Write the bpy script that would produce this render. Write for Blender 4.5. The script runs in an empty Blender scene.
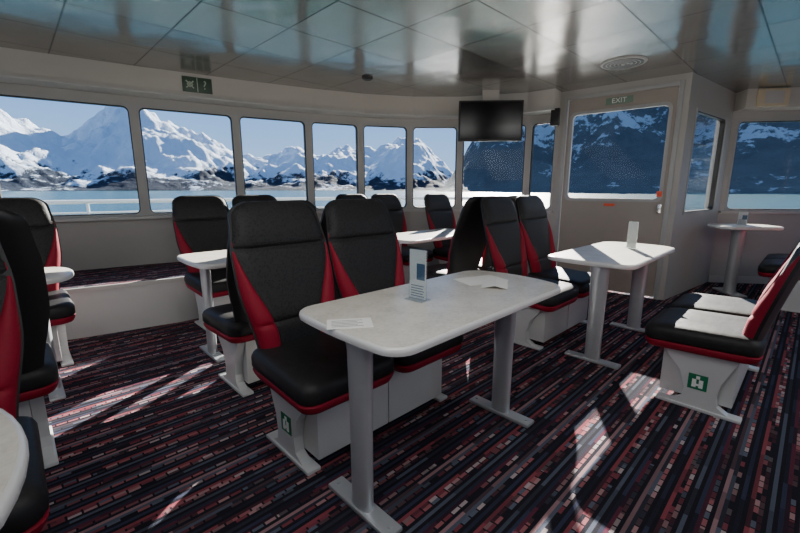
import bpy, bmesh, math, random
from mathutils import Vector, noise, Matrix
random.seed(3)
S=bpy.context.scene
C=S.collection
TH=math.radians(44.1)
RX,RY=math.cos(TH),math.sin(TH)
def rn(r,n): return (r*RX-n*RY, r*RY+n*RX)

# ---------------------------------------------------------------- materials
class NT:
    def __init__(s,name):
        s.m=bpy.data.materials.new(name); s.m.use_nodes=True
        s.t=s.m.node_tree; s.t.nodes.clear()
        s.out=s.n('ShaderNodeOutputMaterial')
    def n(s,typ,**k):
        x=s.t.nodes.new(typ)
        for a,b in k.items(): setattr(x,a,b)
        return x
    def l(s,a,b): s.t.links.new(a,b)
    def put(s,sock,v):
        if hasattr(v,'is_output'): s.l(v,sock)
        else: sock.default_value=v
    def math(s,op,a,b=None,c=None):
        x=s.n('ShaderNodeMath',operation=op); s.put(x.inputs[0],a)
        if b is not None: s.put(x.inputs[1],b)
        if c is not None: s.put(x.inputs[2],c)
        return x.outputs[0]
    def mix(s,f,a,b):
        x=s.n('ShaderNodeMix',data_type='RGBA'); s.put(x.inputs[0],f); s.put(x.inputs[6],a); s.put(x.inputs[7],b)
        return x.outputs[2]
    def coord(s,k='Object'): return s.n('ShaderNodeTexCoord').outputs[k]
    def noise(s,vec,scale,detail=2,rough=.5):
        x=s.n('ShaderNodeTexNoise'); s.l(vec,x.inputs['Vector']); x.inputs['Scale'].default_value=scale
        x.inputs['Detail'].default_value=detail; x.inputs['Roughness'].default_value=rough
        return x.outputs[0]
    def ramp(s,f,stops,const=False):
        x=s.n('ShaderNodeValToRGB'); e=x.color_ramp
        if const: e.interpolation='CONSTANT'
        while len(e.elements)<len(stops): e.elements.new(.5)
        for el,(p,c) in zip(e.elements,stops):
            el.position=p; el.color=tuple(c)+((1,) if len(c)==3 else ())
        s.l(f,x.inputs[0]); return x.outputs[0]
    def bump(s,h,strength=.2,dist=.01):
        x=s.n('ShaderNodeBump'); s.l(h,x.inputs['Height']); x.inputs['Strength'].default_value=strength; x.inputs['Distance'].default_value=dist
        return x.outputs[0]
    def bsdf(s,col,rough=.5,metal=0,normal=None,spec=.5,**kw):
        b=s.n('ShaderNodeBsdfPrincipled')
        if isinstance(col,tuple) and len(col)==3: col=col+(1,)
        s.put(b.inputs['Base Color'],col); s.put(b.inputs['Roughness'],rough); s.put(b.inputs['Metallic'],metal)
        b.inputs['Specular IOR Level'].default_value=spec
        for k,v in kw.items(): s.put(b.inputs[k.replace('_',' ')],v)
        if normal is not None: s.l(normal,b.inputs['Normal'])
        s.l(b.outputs[0],s.out.inputs[0]); return b

def simple(name,col,rough=.5,metal=0,nscale=30,var=.12,bs=0.0,bd=.002,spec=.5):
    n=NT(name); c=n.coord(); f=n.noise(c,nscale,3)
    a=tuple(x*(1-var) for x in col)+(1,); b=tuple(min(1,x*(1+var)) for x in col)+(1,)
    nm=n.bump(f,bs,bd) if bs else None
    n.bsdf(n.mix(f,a,b),rough,metal,nm,spec); return n.m

m_wall=simple('wall_paint',(.40,.395,.375),.45,0,3,.05)
m_trim=simple('trim_paint',(.48,.48,.47),.4,0,5,.05)
m_soffit=simple('soffit_laminate',(.50,.485,.45),.3,0,4,.05)
m_frame=simple('window_frame_paint',(.38,.39,.39),.35,0,8,.05)
m_black=simple('black_rubber',(.012,.012,.013),.5,0,30,.1)
m_door=simple('door_paint',(.34,.305,.27),.45,0,6,.05)
m_plinth=simple('plinth_laminate',(.54,.55,.55),.35,0,5,.05)
m_ped=simple('pedestal_paint',(.62,.64,.65),.3,.1,8,.05)
m_alu=simple('brushed_aluminium',(.52,.55,.58),.32,.5,15,.08)
m_edge=simple('table_edge',(.72,.72,.71),.3,.1,15,.05)
m_red=simple('crimson_leather',(.25,.002,.020),.62,0,120,.2,.25,.002,.3)
m_shell=simple('black_shell',(.010,.010,.011),.5,0,60,.2,.1)
m_chrome=simple('steel',(.6,.6,.6),.25,.9,10,.05)
m_white=simple('white_print',(.80,.81,.80),.5,0,10,.02)
m_green=simple('green_sign',(.005,.17,.08),.4,0,10,.05)
m_dgreen=simple('dark_green_sign',(.035,.07,.045),.4,0,10,.05)
m_pgreen=simple('pale_green_print',(.42,.50,.40),.5,0,10,.02)
m_egreen=simple('exit_green_sign',(.17,.26,.20),.4,0,10,.05)
m_orange=simple('red_orange_sticker',(.8,.09,.03),.4,0,10,.05)
m_blue=simple('blue_print',(.06,.12,.20),.4,0,20,.1)
m_rprint=simple('rust_print',(.38,.13,.10),.5,0,60,.4)
m_paper=simple('paper',(.86,.86,.83),.6,0,60,.05)
m_grey=simple('grey_print',(.25,.26,.28),.6)
m_beige=simple('beige_panel',(.60,.52,.36),.4,0,20,.1)
m_screen=simple('screen_glass',(.006,.007,.008),.22,0,5,.1)
m_rail=simple('white_rail',(.75,.8,.8),.4,0,5,.05)
m_deck=simple('deck_paint',(.16,.17,.17),.6,0,3,.15)
m_bulw=simple('bulwark_paint',(.12,.30,.29),.6,0,3,.15)

n=NT('black_leather'); c=n.coord()
v=n.n('ShaderNodeTexVoronoi'); n.l(c,v.inputs['Vector']); v.inputs['Scale'].default_value=75
h=n.math('MINIMUM',v.outputs['Distance'],.5)
nz=n.noise(c,25,3)
cc=n.mix(n.math('MULTIPLY',n.math('POWER',h,2.),4.),(.005,.005,.006,1),(.019,.019,.020,1))
n.bsdf(n.mix(n.math('MULTIPLY',nz,.3),cc,(.010,.010,.011,1)),.6,0,n.bump(h,.6,.004),.35); m_leather=n.m
n=NT('seat_leather'); c=n.coord(); nz=n.noise(c,18,4)
n.bsdf(n.mix(nz,(.011,.011,.012,1),(.022,.022,.023,1)),.50,0,n.bump(nz,.3,.006),.28); m_seat=n.m

n=NT('table_laminate'); c=n.coord()
a=n.noise(c,9,6,.7); b=n.noise(c,60,4,.6)
f=n.math('MULTIPLY_ADD',a,.6,n.math('MULTIPLY',b,.4))
n.bsdf(n.ramp(f,[(.35,(.52,.49,.43)),(.5,(.66,.63,.56)),(.65,(.76,.73,.67))]),.28,0); m_table=n.m

# carpet
n=NT('striped_carpet'); c=n.coord()
def dot(vec):
    d=n.n('ShaderNodeVectorMath',operation='DOT_PRODUCT'); n.l(c,d.inputs[0]); d.inputs[1].default_value=vec; return d.outputs['Value']
r_=n.math('ADD',dot((RX,RY,0)),20.0); n_=n.math('ADD',dot((-RY,RX,0)),20.0)
SW=.0145
si=n.math('FLOOR',n.math('DIVIDE',n_,SW))
def wn(dim,a,b=None):
    w=n.n('ShaderNodeTexWhiteNoise',noise_dimensions=dim)
    if dim=='1D': n.l(a,w.inputs['W'])
    else:
        cx=n.n('ShaderNodeCombineXYZ'); n.put(cx.inputs[0],a); n.put(cx.inputs[1],b); n.l(cx.outputs[0],w.inputs['Vector'])
    return w.outputs['Value']
W1=wn('1D',si)
NP=16
ph=n.math('DIVIDE',n.math('MODULO',si,float(NP)),float(NP))
K=(.018,.017,.024); SL=(.11,.13,.18); RD=(.31,.07,.09); NV=(.045,.052,.095); PK=(.38,.22,.24); MR=(.13,.03,.055)
seq=[SL,K,None,None,RD,K,NV,K,None,SL,PK,K,None,MR,NV,K]
base=n.ramp(ph,[((i/NP-.002) if i else 0,(s_ or K)) for i,s_ in enumerate(seq)],True)
isd=n.ramp(ph,[((i/NP-.002) if i else 0,(1,1,1) if s_ is None else (0,0,0)) for i,s_ in enumerate(seq)],True)
rb=n.math('ADD',n.math('DIVIDE',r_,.050),n.math('MULTIPLY',W1,2.0))
seg=n.math('FLOOR',rb)
W2=wn('2D',seg,si)
gap=n.math('GREATER_THAN',n.math('FRACT',rb),.15)
dash=n.ramp(W2,[(0,(.24,.06,.08)),(.22,(.40,.14,.155)),(.46,(.48,.27,.28)),(.66,(.54,.44,.45)),(.78,(.13,.155,.21)),(.90,K)],True)
dash=n.mix(gap,K+(1,),dash)
col=n.mix(isd,base,dash)
W3=wn('2D',n.math('FLOOR',n.math('ADD',n.math('DIVIDE',r_,.20),n.math('MULTIPLY',W1,3.))),si)
brk=n.ramp(W3,[(0,(0,0,0)),(.52,(.4,.4,.4)),(.74,(.8,.8,.8))],True)
col=n.mix(brk,col,(.018,.017,.026,1))
fz=n.noise(c,300,2)
col=n.mix(n.math('MULTIPLY',fz,.40),col,(.016,.016,.022,1))
n.bsdf(col,.95,0,n.bump(fz,.8,.008),.1); m_carpet=n.m

# ceiling metal panels
n=NT('ceiling_panel_metal'); c=n.coord()
def seam(val,w):
    f=n.math('FRACT',n.math('ADD',n.math('DIVIDE',val,w),20.3))
    return n.math('LESS_THAN',n.math('MULTIPLY',n.math('MINIMUM',f,n.math('SUBTRACT',1.0,f)),w),.006)
a1=dot((RX,RY,0)); a2=dot((-RY,RX,0))
se=n.math('MAXIMUM',seam(a1,.62),seam(a2,.62))
pv=wn('2D',n.math('FLOOR',n.math('ADD',n.math('DIVIDE',a1,.62),20.3)),n.math('FLOOR',n.math('ADD',n.math('DIVIDE',a2,.62),20.3)))
col=n.mix(pv,(.35,.335,.325,1),(.45,.43,.415,1))
col=n.mix(se,col,(.03,.03,.03,1))
wob=n.noise(c,1.6,2)
hh=n.math('SUBTRACT',n.math('ADD',wob,n.math('MULTIPLY',pv,.02)),n.math('MULTIPLY',se,.15))
n.bsdf(col,n.math('MULTIPLY_ADD',pv,.10,.15),.75,n.bump(hh,.35,.05)); m_ceil=n.m

# glass
n=NT('window_glass'); tr=n.n('ShaderNodeBsdfTransparent'); tr.inputs[0].default_value=(.94,.96,.97,1)
gl=n.n('ShaderNodeBsdfGlossy'); gl.inputs['Roughness'].default_value=.02
fr=n.n('ShaderNodeFresnel'); fr.inputs[0].default_value=1.25
mx=n.n('ShaderNodeMixShader'); n.l(n.math('MULTIPLY',fr.outputs[0],.4),mx.inputs[0]); n.l(tr.outputs[0],mx.inputs[1]); n.l(gl.outputs[0],mx.inputs[2]); n.l(mx.outputs[0],n.out.inputs[0])
m_glass=n.m
n=NT('clear_acrylic'); tr=n.n('ShaderNodeBsdfTransparent'); tr.inputs[0].default_value=(.9,.93,.95,1)
gl=n.n('ShaderNodeBsdfGlossy'); gl.inputs['Roughness'].default_value=.05
mx=n.n('ShaderNodeMixShader'); mx.inputs[0].default_value=.12; n.l(tr.outputs[0],mx.inputs[1]); n.l(gl.outputs[0],mx.inputs[2]); n.l(mx.outputs[0],n.out.inputs[0])
m_acryl=n.m

# ---------------------------------------------------------------- mesh helpers
def finish(bm,name,mat,smooth=False,angle=40):
    bmesh.ops.recalc_face_normals(bm,faces=bm.faces)
    me=bpy.data.meshes.new(name); bm.to_mesh(me); bm.free()
    if mat: me.materials.append(mat)
    if smooth:
        for p in me.polygons: p.use_smooth=True
        try: me.set_sharp_from_angle(angle=math.radians(angle))
        except Exception: pass
    return me
def obj(name,me,parent=None,loc=(0,0,0),rot=0,label=None,category=None,kind=None,group=None):
    o=bpy.data.objects.new(name,me); C.objects.link(o); o.location=loc; o.rotation_euler=(0,0,rot)
    if parent: o.parent=parent
    if label: o['label']=label
    if category: o['category']=category
    if kind: o['kind']=kind
    if group: o['group']=group
    return o
def addbox(bm,x0,x1,y0,y1,z0,z1,bev=0,seg=2):
    vs=[bm.verts.new(p) for p in [(x0,y0,z0),(x1,y0,z0),(x1,y1,z0),(x0,y1,z0),(x0,y0,z1),(x1,y0,z1),(x1,y1,z1),(x0,y1,z1)]]
    fs=[bm.faces.new([vs[i] for i in f]) for f in [(0,3,2,1),(4,5,6,7),(0,1,5,4),(1,2,6,5),(2,3,7,6),(3,0,4,7)]]
    if bev:
        es=list({e for f in fs for e in f.edges})
        bmesh.ops.bevel(bm,geom=es,offset=bev,segments=seg,affect='EDGES',profile=.6)
def boxme(name,x0,x1,y0,y1,z0,z1,mat,bev=.004):
    bm=bmesh.new(); addbox(bm,x0,x1,y0,y1,z0,z1,bev); return finish(bm,name,mat,True)
def rrect(w,h,r,seg=5,bulge=None):
    pts=[]
    for cx,cy,a0 in [(w/2-r,h/2-r,0),(-w/2+r,h/2-r,90),(-w/2+r,-h/2+r,180),(w/2-r,-h/2+r,270)]:
        for i in range(seg+1):
            a=math.radians(a0+90*i/seg); pts.append((cx+r*math.cos(a),cy+r*math.sin(a)))
    if bulge:
        out=[]
        m=len(pts)
        for i in range(m):
            a=pts[i]; b=pts[(i+1)%m]; d=math.dist(a,b); k=max(1,int(d/.06))
            for j in range(k): out.append((a[0]+(b[0]-a[0])*j/k,a[1]+(b[1]-a[1])*j/k))
        pts=[(x*(1+2*(bulge[1] if x>0 else bulge[0])/w*(1-(2*y/h)**2)),y*(1-.05*x/w)) for x,y in out]
    return pts
def loft(bm,rings,caps=True):
    R=[[bm.verts.new(p) for p in r] for r in rings]
    for a,b in zip(R,R[1:]):
        m=len(a)
        for i in range(m):
            bm.faces.new([a[i],a[(i+1)%m],b[(i+1)%m],b[i]])
    if caps:
        bm.faces.new(R[0][::-1]); bm.faces.new(R[-1])
def ringme(name,wo,ho,ro,wi,hi,ri,y0,y1,mat):
    o=rrect(wo,ho,ro); i=rrect(wi,hi,ri); bm=bmesh.new()
    L=[[bm.verts.new((x,y,z)) for x,z in p] for p,y in [(o,y0),(o,y1),(i,y1),(i,y0)]]
    m=len(o)
    for a in range(4):
        A=L[a];B=L[(a+1)%4]
        for k in range(m): bm.faces.new([A[k],A[(k+1)%m],B[(k+1)%m],B[k]])
    return finish(bm,name,mat,True,30)
def paneme(name,w,h,r,y,mat,t=.006):
    p=rrect(w,h,r); bm=bmesh.new()
    loft(bm,[[(x,y,z) for x,z in p],[(x,y+t,z) for x,z in p]])
    return finish(bm,name,mat)
def offset(poly,d):
    out=[]
    for i,p in enumerate(poly):
        ns=[]
        if i>0:
            q=poly[i-1]; dx,dy=p[0]-q[0],p[1]-q[1]; L=math.hypot(dx,dy); ns.append((dy/L,-dx/L))
        if i<len(poly)-1:
            q=poly[i+1]; dx,dy=q[0]-p[0],q[1]-p[1]; L=math.hypot(dx,dy); ns.append((dy/L,-dx/L))
        if len(ns)==2:
            mx_,my_=ns[0][0]+ns[1][0],ns[0][1]+ns[1][1]; L=math.hypot(mx_,my_); mx_/=L;my_/=L
            k=d/max(.4,mx_*ns[0][0]+my_*ns[0][1]); out.append((p[0]+mx_*k,p[1]+my_*k))
        else: out.append((p[0]+ns[0][0]*d,p[1]+ns[0][1]*d))
    return out
def strip(bm,poly,d0,d1,z0,z1):
    A=offset(poly,d0);B=offset(poly,d1)
    rings=[[(a[0],a[1],z0),(b[0],b[1],z0),(b[0],b[1],z1),(a[0],a[1],z1)] for a,b in zip(A,B)]
    loft(bm,rings)

# ---------------------------------------------------------------- room shell
ZC=2.42; ZS=.96; ZT=2.10
front=[(-4.40,3.10),(-3.72,3.71),(-2.75,4.36),(-1.91,4.885),(-1.16,5.30),(-.53,5.58),(.137,5.75),(.83,5.76),(1.70,5.50),(2.0,5.27)]
doorw=[(2.0,5.27),(3.0,4.40)]
obl=[(3.0,4.40),(4.2,5.32)]
right=[(4.2,5.32),(5.5,5.12),(6.8,4.92)]
def window(p0,p1,idx,z0=ZS,z1=ZT,inset=.02,mg=.045,rc=.055):
    dx,dy=p1[0]-p0[0],p1[1]-p0[1]; L=math.hypot(dx,dy); ang=math.atan2(dy,dx)
    w=L-2*inset; h=z1-z0
    cx,cy=(p0[0]+p1[0])/2,(p0[1]+p1[1])/2
    o=obj('window_%d'%idx,ringme('window_frame',w,h,.004,w-mg,h-mg,rc,-.012,.07,m_frame),None,(cx,cy,(z0+z1)/2),ang,kind='structure')
    obj('gasket',ringme('gasket',w-mg,h-mg,rc,w-mg-.02,h-mg-.02,rc-.008,-.002,.05,m_black),o)
    obj('glass',paneme('glass',w-mg-.015,h-mg-.015,rc-.006,.03,m_glass),o)
    return o
def wallshell(name,poly,post=.022):
    bm=bmesh.new()
    strip(bm,poly,0,-.1,0,ZS); strip(bm,poly,0,-.1,ZT,ZC)
    for i,p in enumerate(poly):
        a=poly[max(0,i-1)]; b=poly[min(len(poly)-1,i+1)]
        dx,dy=b[0]-a[0],b[1]-a[1]; L=math.hypot(dx,dy); dx/=L;dy/=L
        w=post
        pp=[(p[0]-dx*w,p[1]-dy*w),(p[0]+dx*w,p[1]+dy*w)]
        if i==0: pp[0]=p
        if i==len(poly)-1: pp[1]=p
        strip(bm,pp,.005,-.1,ZS,ZT)
    return obj(name,finish(bm,name,m_wall),kind='structure')
wallshell('wall_front',front)
k=1
for a,b in zip(front,front[1:]):
    window(a,b,k); k+=1
wallshell('wall_oblique',obl,post=.22)
a,b=obl; dx,dy=(b[0]-a[0])/1.51,(b[1]-a[1])/1.51
window((a[0]+dx*.2,a[1]+dy*.2),(b[0]-dx*.2,b[1]-dy*.2),k); k+=1
wallshell('wall_right',right,post=.07)
for a,b in zip(right,right[1:]): window(a,b,k,inset=.06); k+=1
lw=[(-4.6,-3.2),(-4.6,-1.6),(-4.6,0),(-4.6,1.6),(-4.40,3.10)]
rw=[(6.8,4.92),(6.9,3.0),(6.9,1.0),(6.9,-1.1),(6.9,-3.2)]
wallshell('wall_left',lw); wallshell('wall_starboard',rw)
for q in (lw,rw):
    for a,b in zip(q,q[1:]): window(a,b,k); k+=1
bm=bmesh.new(); strip(bm,[(6.9,-3.2),(-4.6,-3.2)],0,-.1,0,ZC); obj('wall_back',finish(bm,'wall_back',m_wall),kind='structure')
outline=[(-4.6,-3.2),(-4.6,1.6)]+front+doorw[1:]+obl[1:]+right[1:]+[(6.9,3.0),(6.9,-3.2)]
bm=bmesh.new(); oo=offset(outline,-.1)
loft(bm,[[(x,y,-.06) for x,y in oo],[(x,y,0) for x,y in oo]]); obj('floor',finish(bm,'floor',m_carpet),kind='structure')
bm=bmesh.new(); loft(bm,[[(x,y,ZC) for x,y in oo],[(x,y,ZC+.06) for x,y in oo]]); obj('ceiling',finish(bm,'ceiling',m_ceil),kind='structure')
bm=bmesh.new(); strip(bm,front,.0,.24,2.20,ZC); obj('trim_1',finish(bm,'soffit',m_soffit),kind='structure')
bm=bmesh.new(); strip(bm,front,.0,.27,2.18,2.20); obj('trim_2',finish(bm,'soffit_lip',m_trim),kind='structure')
bm=bmesh.new(); strip(bm,right,.0,.22,2.20,ZC); obj('trim_3',finish(bm,'soffit',m_soffit),kind='structure')
bm=bmesh.new(); strip(bm,front,.0,.055,.93,.958); obj('trim_4',finish(bm,'sill',m_trim),kind='structure')
bm=bmesh.new(); strip(bm,right,.0,.055,.93,.958); obj('trim_5',finish(bm,'sill',m_trim),kind='structure')
bm=bmesh.new(); strip(bm,front,.0,.02,0,.09); obj('baseboard_front',finish(bm,'baseboard',m_trim),kind='structure')
bm=bmesh.new(); strip(bm,right,.0,.02,0,.09); obj('baseboard_right',finish(bm,'baseboard',m_trim),kind='structure')

# door wall
p0,p1=doorw; L=math.dist(p0,p1); ang=math.atan2(p1[1]-p0[1],p1[0]-p0[0]); cx,cy=(p0[0]+p1[0])/2,(p0[1]+p1[1])/2
bm=bmesh.new()
hw=L/2; dw=.58
addbox(bm,-hw,-dw,0,.1,0,ZC); addbox(bm,dw,hw,0,.1,0,ZC); addbox(bm,-dw,dw,0,.1,2.31,ZC)
obj('wall_door_side',finish(bm,'wall_door_side',m_wall),None,(cx,cy,0),ang,kind='structure')
bm=bmesh.new()
o_=rrect(2*dw-.04,2.29,.01)
zc=1.165
wi,hi=1.02,1.02; ic=1.63-zc
i_=[(x,z+ic) for x,z in rrect(wi,hi,.06)]
Ls=[[bm.verts.new((x,y,z+zc)) for x,z in p] for p,y in [(o_,.0),(o_,.05),(i_,.05),(i_,.0)]]
m=len(o_)
for a in range(4):
    for q in range(m): bm.faces.new([Ls[a][q],Ls[a][(q+1)%m],Ls[(a+1)%4][(q+1)%m],Ls[(a+1)%4][q]])
door=obj('door_1',finish(bm,'door_leaf',m_door,True,30),None,(cx,cy,0),ang,kind='structure')
obj('door_window_frame',ringme('dwf',wi+.04,hi+.04,.07,wi-.03,hi-.03,.05,-.014,.03,m_frame),door,(0,0,1.63))
obj('glass',paneme('glass',wi-.01,hi-.01,.055,.02,m_glass),door,(0,0,1.63))
bm=bmesh.new(); addbox(bm,.50,.54,-.05,-.035,.98,1.08,.004); addbox(bm,.51,.53,-.036,0,.99,1.01); addbox(bm,.51,.53,-.036,0,1.05,1.07)
obj('handle',finish(bm,'handle',m_chrome,True),door)
obj('sticker',boxme('sticker',.475,.525,-.020,-.014,1.16,1.22,m_orange,.001),door,label='small red-orange sticker')
obj('sticker',boxme('sticker',-.06,.06,-.006,0,1.045,1.075,m_orange,.001),door,label='small red-orange label')
bm=bmesh.new(); addbox(bm,-dw-.03,-dw+.015,-.02,0,0,2.35,.004); addbox(bm,dw-.015,dw+.03,-.02,0,0,2.35,.004); addbox(bm,-dw+.015,dw-.015,-.02,0,2.305,2.35,.004)
obj('trim_6',finish(bm,'door_casing',m_frame,True),None,(cx,cy,0),ang,kind='structure')

def textme(body,size,mat,ext=.001):
    cu=bpy.data.curves.new('t','FONT'); cu.body=body; cu.size=size; cu.align_x='CENTER'; cu.align_y='CENTER'; cu.extrude=ext
    o=bpy.data.objects.new('t',cu); C.objects.link(o); bpy.context.view_layer.update()
    me=bpy.data.meshes.new_from_object(o.evaluated_get(bpy.context.evaluated_depsgraph_get())); bpy.data.objects.remove(o)
    me.transform(Matrix.Rotation(math.radians(90),4,'X')); me.materials.clear(); me.materials.append(mat); return me
sg=obj('exit_sign',boxme('exit_sign',-.14,.14,-.010,0,-.038,.038,m_egreen,.003),None,(cx+math.sin(ang)*.001,cy-math.cos(ang)*.001,2.235),ang,'small pale green EXIT sign with white letters above door window','sign')
obj('lettering',textme('EXIT',.075,m_white),sg,(0,-.0115,0))

# raised ledge
led=[(-3.9,2.75),(-2.755,3.20),(-2.1,3.64),(-1.28,4.44),(-1.12,5.27)]
back=[(-1.17,5.27),(-1.91,4.86),(-2.75,4.335),(-3.72,3.69),(-4.38,3.10)]
poly=led+back
bm=bmesh.new(); loft(bm,[[(x,y,0) for x,y in poly],[(x,y,.42) for x,y in poly]])
obj('trim_7',finish(bm,'ledge_riser',m_plinth),kind='structure')
bm=bmesh.new(); loft(bm,[[(x,y,.42) for x,y in poly],[(x,y,.432) for x,y in poly]])
obj('trim_8',finish(bm,'ledge_carpet',m_carpet),kind='structure')
bm=bmesh.new(); strip(bm,led,0,.02,.395,.435); obj('trim_9',finish(bm,'ledge_nosing',m_trim),kind='structure')

# ---------------------------------------------------------------- lounge chair
def yc(z): t=(z-.44); return .19+.20*t+.11*t*t
def smooth(a,b,x):
    t=max(0,min(1,(x-a)/(b-a))); return t*t*(3-2*t)
def hwid(z):
    w=.215+.053*smooth(.44,.80,z)-.026*smooth(.92,1.15,z)
    if z>1.10: w*=max(.0,1-((z-1.10)/.085)**3)*.34+.66 if z<1.1849 else .60
    return w
def thick(z):
    t=.036+.012*math.sin(min(1,max(0,(z-.44)/.3))*math.pi)+.014*math.exp(-((z-1.06)/.07)**2)-.016*math.exp(-((z-.962)/.010)**2)-.010*math.exp(-((z-.60)/.010)**2)
    if z>1.13: t*=math.sqrt(max(.04,1-((z-1.13)/.057)**2))
    return t
def ucf(z): return .53+.45*smooth(.54,1.02,z) if z<1.02 else 1.0
zs=[.44+.02*i for i in range(30)]+[.95,.962,.974,.59,.61,1.03,1.04,1.06,1.08,1.10,1.115,1.13,1.145,1.158,1.168,1.176,1.182,1.185]
zs=sorted(set(round(z,4) for z in zs))
def fy(u,z):
    a=abs(u); b=.020*smooth(ucf(z)-.10,ucf(z)+.14,a)*(1-smooth(.85,1.05,z))
    g=.012*math.exp(-((a-ucf(z))/.02)**2)*(1 if z<1.01 else 0)
    return yc(z)-(thick(z)+b-g)*math.sqrt(max(0,1-a**9))
def backpart(name,side,mat):
    bm=bmesh.new(); rings=[]
    for z in zs:
        uc=ucf(z)
        if side==0: u0,u1=-uc,uc
        elif side>0: u0,u1=uc,1
        else: u0,u1=-1,-uc
        if side!=0 and z>1.01: break
        N=18 if side==0 else 9
        us=[u0+(u1-u0)*i/N for i in range(N+1)]
        w=hwid(z)
        rings.append([(u*w,fy(u,z),z) for u in us]+[(u*w,yc(z)+.001,z) for u in us[::-1]])
    loft(bm,rings); bmesh.ops.remove_doubles(bm,verts=bm.verts,dist=1e-5)
    return finish(bm,name,mat,True,50)
def shellme():
    bm=bmesh.new(); rings=[]
    for z in zs:
        w=hwid(z)*1.012; us=[-1+2*i/16 for i in range(17)]
        tb=.03*(1 if z<1.13 else math.sqrt(max(.05,1-((z-1.13)/.058)**2)))
        rings.append([(u*w,yc(z)-.012,z) for u in us]+[(u*w,yc(z)+.004+tb*math.sqrt(max(0,1-abs(u)**4)),z) for u in us[::-1]])
    loft(bm,rings); bmesh.ops.remove_doubles(bm,verts=bm.verts,dist=1e-5)
    return finish(bm,'back_shell',m_shell,True,50)
def padme(name,levels,mat,w=.525,d=.54,cy=-.03):
    bm=bmesh.new(); rings=[]
    for z,ins in levels:
        p=rrect(w-2*ins,d-2*ins,max(.02,.07-ins*.3),5)
        rings.append([(x,y+cy,z-(.02*smooth(.1,.27,-(y+cy)))) for x,y in p])
    loft(bm,rings,True)
    return finish(bm,name,mat,True,60)
me_back=backpart('backrest',0,m_leather); me_bl=backpart('side_bolster',-1,m_red); me_br=backpart('side_bolster',1,m_red)
me_shell=shellme()
me_seat=padme('seat_cushion',[(.398,.008),(.412,0),(.455,0),(.475,.008),(.487,.024),(.492,.06),(.490,.12),(.488,.18)],m_seat)
me_bord=padme('seat_border',[(.35,.03),(.356,.016),(.372,.008),(.392,.002),(.399,.008)],m_red)
def boxvar(l,r): return boxme('base_box',-.272 if not l else -.15,.272 if not r else .15,-.20,.15,.05,.35,m_plinth,.004)
boxes={(l,r):boxvar(l,r) for l in (0,1) for r in (0,1)}
def pedme(x0,x1):
    bm=bmesh.new()
    prof=[(-.14,.018),(-.08,.05),(-.07,.12),(-.10,.22),(-.17,.30),(-.19,.352),(.16,.352),(.13,.28),(.09,.18),(.08,.10),(.09,.05),(.14,.018)]
    loft(bm,[[(x0,y,z) for y,z in prof],[(x1,y,z) for y,z in prof]])
    return finish(bm,'pedestal',m_ped)
me_pl=pedme(-.20,-.152); me_pr=pedme(.152,.20)
me_fl=boxme('foot_plate',-.21,-.14,-.20,.20,0,.018,m_ped,.006); me_fr=boxme('foot_plate',.14,.21,-.20,.20,0,.018,m_ped,.006)
bm=bmesh.new(); addbox(bm,-.045,.045,-.002,0,-.045,.045); me_st=finish(bm,'safety_sticker',m_green)
bm=bmesh.new()
addbox(bm,-.026,-.006,-.004,-.002,-.032,.015); addbox(bm,.006,.026,-.004,-.002,-.032,.015); addbox(bm,-.006,.006,-.004,-.002,-.022,-.01)
addbox(bm,-.009,.009,-.004,-.002,.018,.036)
me_st2=finish(bm,'sticker_pictogram',m_white)
def chair(r,nn,face,label,group,el,er,sticker=0):
    x,y=rn(r,nn); rot=TH+(0 if face<0 else math.pi)
    e=obj('lounge_chair',None,None,(x,y,0),rot,label,'chair',None,group); e.empty_display_size=.1
    parts=[('backrest',me_back),('side_bolster',me_bl),('side_bolster',me_br),('back_shell',me_shell),('seat_cushion',me_seat),('seat_border',me_bord),('base_box',boxes[(el,er)])]
    if el: parts+=[('pedestal',me_pl),('foot_plate',me_fl)]
    if er: parts+=[('pedestal',me_pr),('foot_plate',me_fr)]
    for nm,me in parts: obj(nm,me,e)
    if sticker:
        s=obj('safety_sticker',me_st,e,(sticker*.2005,-.01,.17),(math.pi/2)*sticker,label='green life jacket sticker')
        obj('pictogram',me_st2,s)
    return e
B='high-backed black and crimson leather chair '
rows=[
 ('row facing the paper-strewn table',1.60,-1,[1.0,1.55],B+'facing paper-strewn table'),
 ('row backing the paper-strewn table row',2.47,1,[1.08,1.63],B+'turned toward the windows'),
 ('row beside the door table',1.56,-1,[3.05,3.61],B+'beside the door table'),
 ('row behind the door table row',2.43,1,[3.0,3.55],B+'backing the door row'),
 ('row opposite the door table',.325,1,[2.88,3.43],B+'opposite the door table'),
 ('row against the carpeted ledge',3.76,-1,[1.33,1.88],B+'before the carpeted ledge'),
 ('row against the curved windows',3.62,-1,[3.05,3.60],B+'under the curved windows'),
 ('row at the aisle table',1.60,-1,[-.29,-.85],B+'at the aisle table'),
 ('row backing the aisle table row',2.47,1,[-.20,-.76],B+'facing small ledge table'),
 ('row at the small ledge table',3.78,-1,[-.02,-.57],B+'near the carpeted ledge'),
 ('row by the corner window',.05,1,[5.87,6.42],B+'near the corner window'),
 ('single chair under the middle window',3.20,-1,[4.15],B+'standing alone beneath a window'),
]
for gi,(g,nn,fc,rs,lab) in enumerate(rows):
    for i,r in enumerate(rs):
        st=0
        if gi==0 and i==0: st=-1
        if gi==4 and i==0: st=1
        lo,hi=(r==min(rs)),(r==max(rs))
        el,er=(lo,hi) if fc<0 else (hi,lo)
        chair(r,nn,fc,lab,g,int(el),int(er),st)

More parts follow.
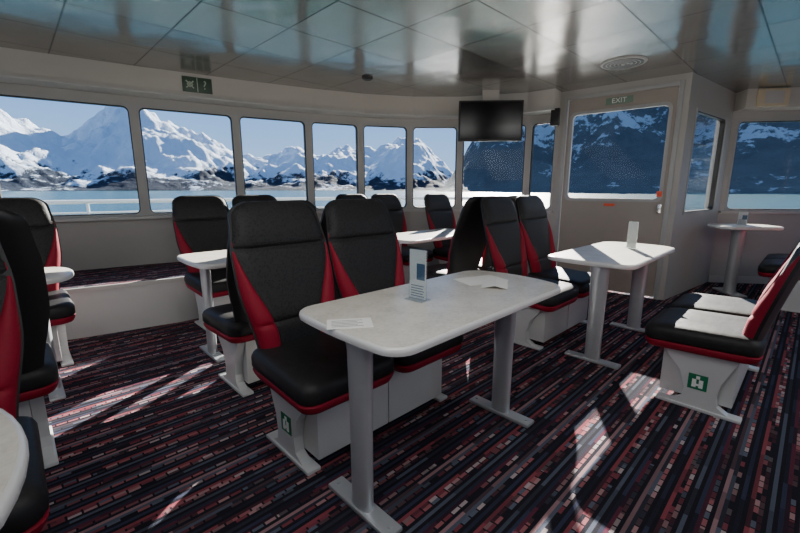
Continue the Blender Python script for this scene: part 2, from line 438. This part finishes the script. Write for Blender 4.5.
# ---------------------------------------------------------------- tables
def tabletop(L,W,bl=(.02,.07)):
    def lv(ins,z): return [(x*(1-2*ins/L),y*(1-2*ins/W),z) for x,y in rrect(L,W,.085,6,bl)]
    bm=bmesh.new(); loft(bm,[lv(.012,.742),lv(.012,.75)]); top=finish(bm,'table_top',m_table,True,40)
    bm=bmesh.new(); loft(bm,[lv(.012,.715),lv(.002,.72),lv(0,.732),lv(.002,.744),lv(.006,.748),lv(.013,.7485)]); ed=finish(bm,'edge_band',m_edge,True,50)
    return top,ed
def legme():
    bm=bmesh.new(); rings=[]
    for z,a,b in [(.02,.056,.031),(.05,.053,.029),(.4,.055,.029),(.66,.062,.031),(.715,.072,.036)]:
        rings.append([(b*math.cos(t)*(abs(math.cos(t))**-.3 if abs(math.cos(t))>.05 else 1),a*math.sin(t),z) for t in [2*math.pi*i/28 for i in range(28)]])
    loft(bm,rings); return finish(bm,'leg',m_alu,True,50)
me_leg=legme()
bm=bmesh.new(); addbox(bm,-.038,.038,-.19,.19,0,.020,.008)
for yy in (-.16,.16):
    bmesh.ops.create_cone(bm,cap_ends=True,segments=10,radius1=.01,radius2=.008,depth=.008,matrix=Matrix.Translation((0,yy,.023)))
me_foot=finish(bm,'foot_plate',m_alu,True,50)
def table(x,y,rot,label,L=1.22,W=.61,lx=.5,ox=0,oy=0,group='lounge tables',one=False):
    e=obj('lounge_table',None,None,(x,y,0),rot,label,'table',None,group)
    t,ed=tabletop(L,W,(.02,.07) if not one else (.02,.02)); obj('table_top',t,e); obj('edge_band',ed,e)
    for s in ((0,) if one else (-1,1)):
        l=obj('leg',me_leg,e,(s*lx+ox if not one else lx,oy,0)); obj('foot_plate',me_foot,l)
        if one: l.scale=(2.0,1.1,1)
    return e
T='marbled cream laminate table on aluminium legs, '
x,y=rn(1.425,1.165); table(x,y,TH,T+'holding papers',lx=.50,W=.63,L=1.24,ox=-.07,oy=-.07)
x,y=rn(3.50,1.09); table(x,y,TH,T+'near the door',lx=.48,ox=-.07,oy=-.085)
x,y=rn(1.48,3.08); table(x,y,TH,T+'before the ledge')
x,y=rn(3.36,3.00); table(x,y,TH,T+'under curved windows')
x,y=rn(-.715,1.05); table(x,y,TH,T+'at the aisle')
x,y=rn(-.44,3.20); table(x,y,TH,T+'at the ledge end',W=.50)
wt=table(4.06,4.72,math.radians(-9),'small laminate table on one leg by the corner window',.60,.44,-.05,one=True)
wt.scale=(1,1,1.1)

def holder(x,y,rot,label,h=.20,zt=.75,pm=None,w=.05):
    bm=bmesh.new()
    addbox(bm,-w,w,-.035,.035,0,.004,.001); addbox(bm,-w,w,-.004,-.001,.004,h); addbox(bm,-w,w,.003,.006,.004,h)
    e=obj('menu_holder',finish(bm,'menu_holder',m_acryl),None,(x,y,zt),rot,label,'menu holder')
    obj('menu_card',boxme('menu_card',-w+.003,w-.003,-.0008,.0015,.006,h-.004,m_paper,0),e)
    if pm:
        bm=bmesh.new(); addbox(bm,-w+.045,w-.008,-.0016,-.001,h*.40,h*.72)
        for q in range(5): addbox(bm,-w+.012,w-.012-.006*(q%2),-.0016,-.001,.016+.012*q,.020+.012*q)
        obj('menu_print',finish(bm,'menu_print',pm),e)
    return e
holder(.08,1.77,math.radians(-42),'clear acrylic menu holder with printed white card on the table',.235,pm=m_blue)
holder(1.97,3.38,math.radians(-66),'clear acrylic menu holder standing on the door-side table',.23,w=.045)
holder(4.06,4.76,math.radians(-20),'clear acrylic menu holder on the window table',.16,.825,pm=m_blue)
def sheet(name,x,y,rot,w,h,label,cat,mat,z=.7502):
    bm=bmesh.new(); addbox(bm,-w/2,w/2,-h/2,h/2,0,.0015); return obj(name,finish(bm,name,mat),None,(x,y,z),rot,label,cat)
b=sheet('brochure',-.19,1.44,math.radians(10),.17,.11,'small folded grey-print brochure lying on the table','brochure',m_paper)
bm=bmesh.new()
for i in range(5): addbox(bm,-.068,.05-.02*(i%2),-.036+.016*i,-.031+.016*i,.0015,.0018)
obj('brochure_print',finish(bm,'print',m_grey),b)
sheet('paper_sheet',.45,2.17,math.radians(25),.26,.17,'white paper sheet lying flat on the table','paper',m_paper)
bm=bmesh.new()
vs=[[(-.11,-.06,0),(.11,-.06,0),(.11,.0,.014),(-.11,.0,.014)],[(-.11,.0,.014),(.11,.0,.014),(.11,.07,.0),(-.11,.07,.0)]]
for f_ in vs:
    lo_=[bm.verts.new(p) for p in f_]; hi_=[bm.verts.new((p[0],p[1],p[2]+.0012)) for p in f_]
    bm.faces.new(lo_[::-1]); bm.faces.new(hi_)
    for i in range(4): bm.faces.new([lo_[i],lo_[(i+1)%4],hi_[(i+1)%4],hi_[i]])
obj('folded_leaflet',finish(bm,'folded_leaflet',m_paper),None,(.51,2.07,.752),math.radians(75),'white folded leaflet standing slightly open on the table','paper')

# ---------------------------------------------------------------- TV, ceiling fittings, signs
tv=obj('wall_television',None,None,(1.10,5.12,0),math.radians(-3),'flat black television hanging from the ceiling','television')
obj('housing',boxme('housing',-.385,.385,-.03,.03,1.82,2.29,m_shell,.008),tv)
obj('screen',boxme('screen',-.365,.365,-.034,-.029,1.845,2.27,m_screen,.001),tv)
obj('ceiling_bracket',boxme('ceiling_bracket',-.10,.10,.03,.06,2.0,2.42,m_soffit,.004),tv)

def disc(name,x,y,rad,label,cat,grille=False,mat=m_trim,dark=False):
    bm=bmesh.new()
    def ring(r,z): return [(r*math.cos(a),r*math.sin(a),z) for a in [2*math.pi*i/40 for i in range(40)]]
    if grille:
        e=obj(name,None,None,(x,y,ZC),0,label,cat)
        loft(bm,[ring(rad,0),ring(rad,-.006),ring(rad*.95,-.014),ring(rad*.88,-.014),ring(rad*.86,-.0)],True)
        obj('outer_ring',finish(bm,'outer_ring',mat,True,40),e)
        bm=bmesh.new(); loft(bm,[ring(rad*.87,-.012),ring(rad*.87,-.0155)]); obj('dark_recess',finish(bm,'dark_recess',m_black),e)
        for j,f in enumerate((.74,.57,.40,.24)):
            bm=bmesh.new(); loft(bm,[ring(rad*f,-.0155),ring(rad*f*.98,-.018),ring(rad*(f-.035),-.018),ring(rad*(f-.04),-.0155)],False)
            obj('louvre_ring',finish(bm,'louvre_ring',m_frame,True,40),e)
        bm=bmesh.new(); loft(bm,[ring(rad*.08,-.0155),ring(rad*.08,-.021),ring(rad*.06,-.024)]); obj('hub',finish(bm,'hub',mat,True,40),e)
        return e
    loft(bm,[ring(rad,0),ring(rad,-.012),ring(rad*.8,-.022)])
    e=obj(name,finish(bm,name,mat,True,40),None,(x,y,ZC),0,label,cat)
    bm=bmesh.new(); loft(bm,[ring(rad*.7,-.02),ring(rad*.66,-.026)]); obj('lens',finish(bm,'lens',m_black if dark else m_acryl,True,40),e)
    return e
disc('ceiling_vent',2.11,4.08,.20,'round louvred air vent set in metal ceiling','vent',True)
disc('recessed_speaker',-.35,4.60,.06,'small dark round recessed ceiling fitting','ceiling fitting',False,m_black,True)

def onsoffit(u0,idx,z,d=.242):
    a=offset(front,d)[idx]; b=offset(front,d)[idx+1]
    return (a[0]+(b[0]-a[0])*u0,a[1]+(b[1]-a[1])*u0,z),math.atan2(b[1]-a[1],b[0]-a[0])
loc,an=onsoffit(.60,2,2.31)
sg=obj('muster_sign',boxme('muster_sign',-.14,.14,-.008,0,-.075,.075,m_dgreen,.002),None,loc,an,'dark green muster sign with white arrows and pictogram','sign')
bm=bmesh.new()
for s in (-1,1):
    bm2=bmesh.new(); addbox(bm2,-.05,.05,-.0095,-.008,-.006,.006)
    for e_ in (-1,1):
        addbox(bm2,e_*.018-.006,e_*.018+.006,-.0095,-.008,-.018,.018)
    for v_ in bm2.verts: v_.co=Matrix.Rotation(s*math.radians(45),3,'Y')@v_.co; v_.co.x-=.07
    t_=bpy.data.meshes.new('t'); bm2.to_mesh(t_); bm.from_mesh(t_); bm2.free()
obj('crossed_arrows',finish(bm,'crossed_arrows',m_pgreen),sg)
obj('lettering',textme('?',.12,m_pgreen),sg,(.07,-.009,0))
bm=bmesh.new(); addbox(bm,-.004,.004,-.0095,-.008,-.07,.07); obj('divider',finish(bm,'divider',m_pgreen),sg)

A=offset(right,.222); a,b=A[0],A[1]; an=math.atan2(b[1]-a[1],b[0]-a[0])
bx=obj('alarm_box',boxme('alarm_box',-.16,.16,-.05,0,-.10,.10,m_beige,.008),None,(a[0]+(b[0]-a[0])*.20,a[1]+(b[1]-a[1])*.20,2.31),an,'beige electrical box mounted high on the wall','electrical box')
bm=bmesh.new(); addbox(bm,-.10,.10,-.053,-.05,-.07,.07,.002); obj('cover_plate',finish(bm,'cover_plate',m_trim),bx)
obj('call_unit',boxme('call_unit',-.05,.05,-.05,0,-.10,.10,m_shell,.006),None,(1.90,5.13,2.10),math.radians(-38),'small dark control unit beside the door','control unit')

# ---------------------------------------------------------------- outside
bm=bmesh.new(); strip(bm,front[:-1],-.12,-2.6,-.30,-.20); obj('outer_deck',finish(bm,'outer_deck',m_deck),None,label='grey painted outer deck around the lounge',category='deck')
bm=bmesh.new(); strip(bm,front[:-1],-2.42,-2.46,-.2,.80); obj('deck_bulwark',finish(bm,'deck_bulwark',m_bulw),None,label='low teal bulwark around the outer deck',category='bulwark')
rl=offset(front[:-1],-2.3)
rail=obj('deck_railing',None,None,(0,0,0),0,'white tubular steel railing around the outer deck','railing')
def tube(bm,p,q,rad,seg=8):
    p,q=Vector(p),Vector(q); d=q-p; M=Matrix.Translation((p+q)/2)@d.to_track_quat('Z','Y').to_matrix().to_4x4()
    bmesh.ops.create_cone(bm,cap_ends=True,segments=seg,radius1=rad,radius2=rad,depth=d.length,matrix=M)
for z,rd in ((1.06,.03),(.90,.014),(.42,.014)):
    bm=bmesh.new()
    for a,b in zip(rl,rl[1:]): tube(bm,(a[0],a[1],z),(b[0],b[1],z),rd)
    obj('rail',finish(bm,'rail',m_rail,True),rail)
for a,b in zip(rl,rl[1:]):
    for t in (0,.5):
        bm=bmesh.new(); tube(bm,(a[0]+(b[0]-a[0])*t,a[1]+(b[1]-a[1])*t,-.2),(a[0]+(b[0]-a[0])*t,a[1]+(b[1]-a[1])*t,1.06),.02)
        obj('post',finish(bm,'post',m_rail,True),rail)

sk=[(-75,.12),(-55,.13),(-44.5,.14),(-42,.115),(-39,.095),(-36,.125),(-32.6,.178),(-29,.145),(-23.3,.086),(-19,.063),(-16,.08),(-13.8,.092),(-10,.073),(-7,.095),(-5.6,.086),(-2,.105),(.7,.125),(5,.13),(7.7,.14),(12,.17),(17.7,.21),(26,.25),(33.6,.235),(40,.19),(44.5,.17),(60,.15),(85,.1)]
def sky_h(a):
    for (x0,y0),(x1,y1) in zip(sk,sk[1:]):
        if x0<=a<=x1: return y0+(y1-y0)*(a-x0)/(x1-x0)
    return .1
def mountain(name,a0,a1,R0,R1,mat,label,seed,rough=1,e0=6,fine=1):
    NA,NS=int((a1-a0)*5),100
    bm=bmesh.new(); G=[]
    for i in range(NA+1):
        a=a0+(a1-a0)*i/NA; row=[]
        e=sky_h(a)*smooth(0,e0,a-a0)*smooth(0,10,a1-a)
        for j in range(NS+1):
            s=j/NS; R=R0+(R1-R0)*s
            x=R*math.sin(math.radians(a)); y=R*math.cos(math.radians(a))
            Rp=R0+(R1-R0)*.72
            prof=smooth(0,1,min(1,s/.72))*.45+min(1,s/.72)*.55
            if s>.72: prof*=1-(s-.72)*1.2
            p=Vector((x/900+seed,y/900,seed))
            rg=1-abs(noise.fractal(p,1.0,2.0,5))*1.5
            rg2=noise.fractal(p*3.1,1.0,2.1,5)
            rg3=noise.fractal(p*10,.8,2.1,4)
            z=e*Rp*prof*(.86+.22*rg)+ ((R1-R0)*.055*rg2+ (R1-R0)*.018*rg3*fine)*min(1,s*4)*rough*smooth(0,e0,a-a0)
            row.append(bm.verts.new((x,y,z-9 if j else -14)))
        G.append(row)
    for i in range(NA):
        for j in range(NS): bm.faces.new([G[i][j],G[i+1][j],G[i+1][j+1],G[i][j+1]])
    return obj(name,finish(bm,name,mat,True,180),None,(0,0,0),0,label,'mountain')
def mtmat(name,snowlow,snowhigh,bias,snow,rock,slope=.5,rock2=None,na=3.0,nb=2.4,bs=.6):
    global n
    n=NT(name); c=n.coord(); g=n.n('ShaderNodeNewGeometry')
    sx=n.n('ShaderNodeSeparateXYZ'); n.l(c,sx.inputs[0]); sn=n.n('ShaderNodeSeparateXYZ'); n.l(g.outputs['Normal'],sn.inputs[0])
    a=n.noise(c,.004,8,.7); b=n.noise(c,.03,5,.65)
    hgt=n.math('DIVIDE',n.math('SUBTRACT',sx.outputs[2],snowlow),snowhigh-snowlow)
    hgt=n.math('MINIMUM',n.math('MAXIMUM',hgt,0.),1.)
    v=n.math('ADD',n.math('MULTIPLY',n.math('SUBTRACT',a,.5),na),n.math('MULTIPLY',n.math('SUBTRACT',b,.5),nb))
    v=n.math('ADD',v,n.math('MULTIPLY_ADD',hgt,1.3,bias)); v=n.math('ADD',v,n.math('MULTIPLY',sn.outputs[2],slope))
    f=n.ramp(v,[(.38,(0,0,0)),(.58,(1,1,1))])
    rc=n.mix(n.noise(c,.012,6,.7),rock+(1,),(rock2 or rock)+(1,))
    n.bsdf(n.mix(f,rc,snow+(1,)),.9,0,n.bump(b,bs,25.),.1)
    return n.m
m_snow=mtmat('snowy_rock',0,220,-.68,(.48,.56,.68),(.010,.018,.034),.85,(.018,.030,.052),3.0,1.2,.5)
m_dark=mtmat('forested_rock',40,440,-.50,(.38,.43,.49),(.045,.054,.064),.4,(.13,.145,.16),3.6,2.4,.9)
mountain('snowy_mountain',-78,11,2400,4200,m_snow,'snow-covered jagged mountain range across the water',3.3,.85,6,.9)
mountain('forested_mountain',5,85,1300,2600,m_dark,'dark steep forested mountain with thin snow streaks',9.1,1.25,7)
n=NT('fjord_water'); c=n.coord(); nz=n.noise(c,.35,4,.6); nz2=n.noise(c,.02,3,.5)
n.bsdf(n.mix(nz2,(.012,.05,.065,1),(.02,.075,.09,1)),.24,0,n.bump(nz,.7,.5),.4); m_sea=n.m
bm=bmesh.new(); bmesh.ops.create_circle(bm,cap_ends=True,segments=64,radius=15000); obj('sea',finish(bm,'sea',m_sea),None,(0,0,-9),0,'calm blue-green fjord water','water',None)

# ---------------------------------------------------------------- light
AZ,EL=math.radians(14.5),math.radians(24)
W=bpy.data.worlds.new('World'); S.world=W; W.use_nodes=True; t=W.node_tree; t.nodes.clear()
tc=t.nodes.new('ShaderNodeTexCoord'); sp=t.nodes.new('ShaderNodeSeparateXYZ'); t.links.new(tc.outputs['Generated'],sp.inputs[0])
rp=t.nodes.new('ShaderNodeValToRGB'); e=rp.color_ramp; e.elements[0].position=0; e.elements[0].color=(.44,.64,.93,1); e.elements[1].position=.75; e.elements[1].color=(.22,.35,.60,1)
x_=e.elements.new(.20); x_.color=(.19,.42,.88,1)
t.links.new(sp.outputs[2],rp.inputs[0])
bg=t.nodes.new('ShaderNodeBackground'); bg.inputs[1].default_value=1.5; o=t.nodes.new('ShaderNodeOutputWorld')
t.links.new(rp.outputs[0],bg.inputs[0]); t.links.new(bg.outputs[0],o.inputs[0])
sl=bpy.data.lights.new('sun','SUN'); sl.energy=36; sl.angle=math.radians(.4); sl.color=(1,.92,.82)
so=bpy.data.objects.new('sun',sl); C.objects.link(so)
d=Vector((math.sin(AZ)*math.cos(EL),math.cos(AZ)*math.cos(EL),math.sin(EL)))
so.rotation_euler=d.to_track_quat('Z','Y').to_euler()
for (x,y,tilt,en,sz) in [(-2.6,1.3,40,8,1.4),(0,.9,40,16,1.4),(2.8,1.3,40,15,1.4),(-2,-1.6,15,16,1.8),(3,-1.6,15,20,1.8)]:  # added fill lights out of view to brighten the interior, not real fixtures
    al=bpy.data.lights.new('fill_light','AREA'); al.energy=en; al.shape='SQUARE'; al.size=sz; al.color=(1,.99,.97)
    ao=bpy.data.objects.new('fill_light',al); C.objects.link(ao); ao.location=(x,y,2.38-math.sin(math.radians(tilt))*sz/2); ao.rotation_euler=(math.radians(tilt),0,0)

# ---------------------------------------------------------------- camera
cam=bpy.data.cameras.new('camera'); cam.lens=18; cam.sensor_width=36; cam.clip_start=.05; cam.clip_end=40000
co=bpy.data.objects.new('camera',cam); C.objects.link(co); co.location=(0,0,1.25); co.rotation_euler=(math.radians(90-11.03),0,0)
S.camera=co
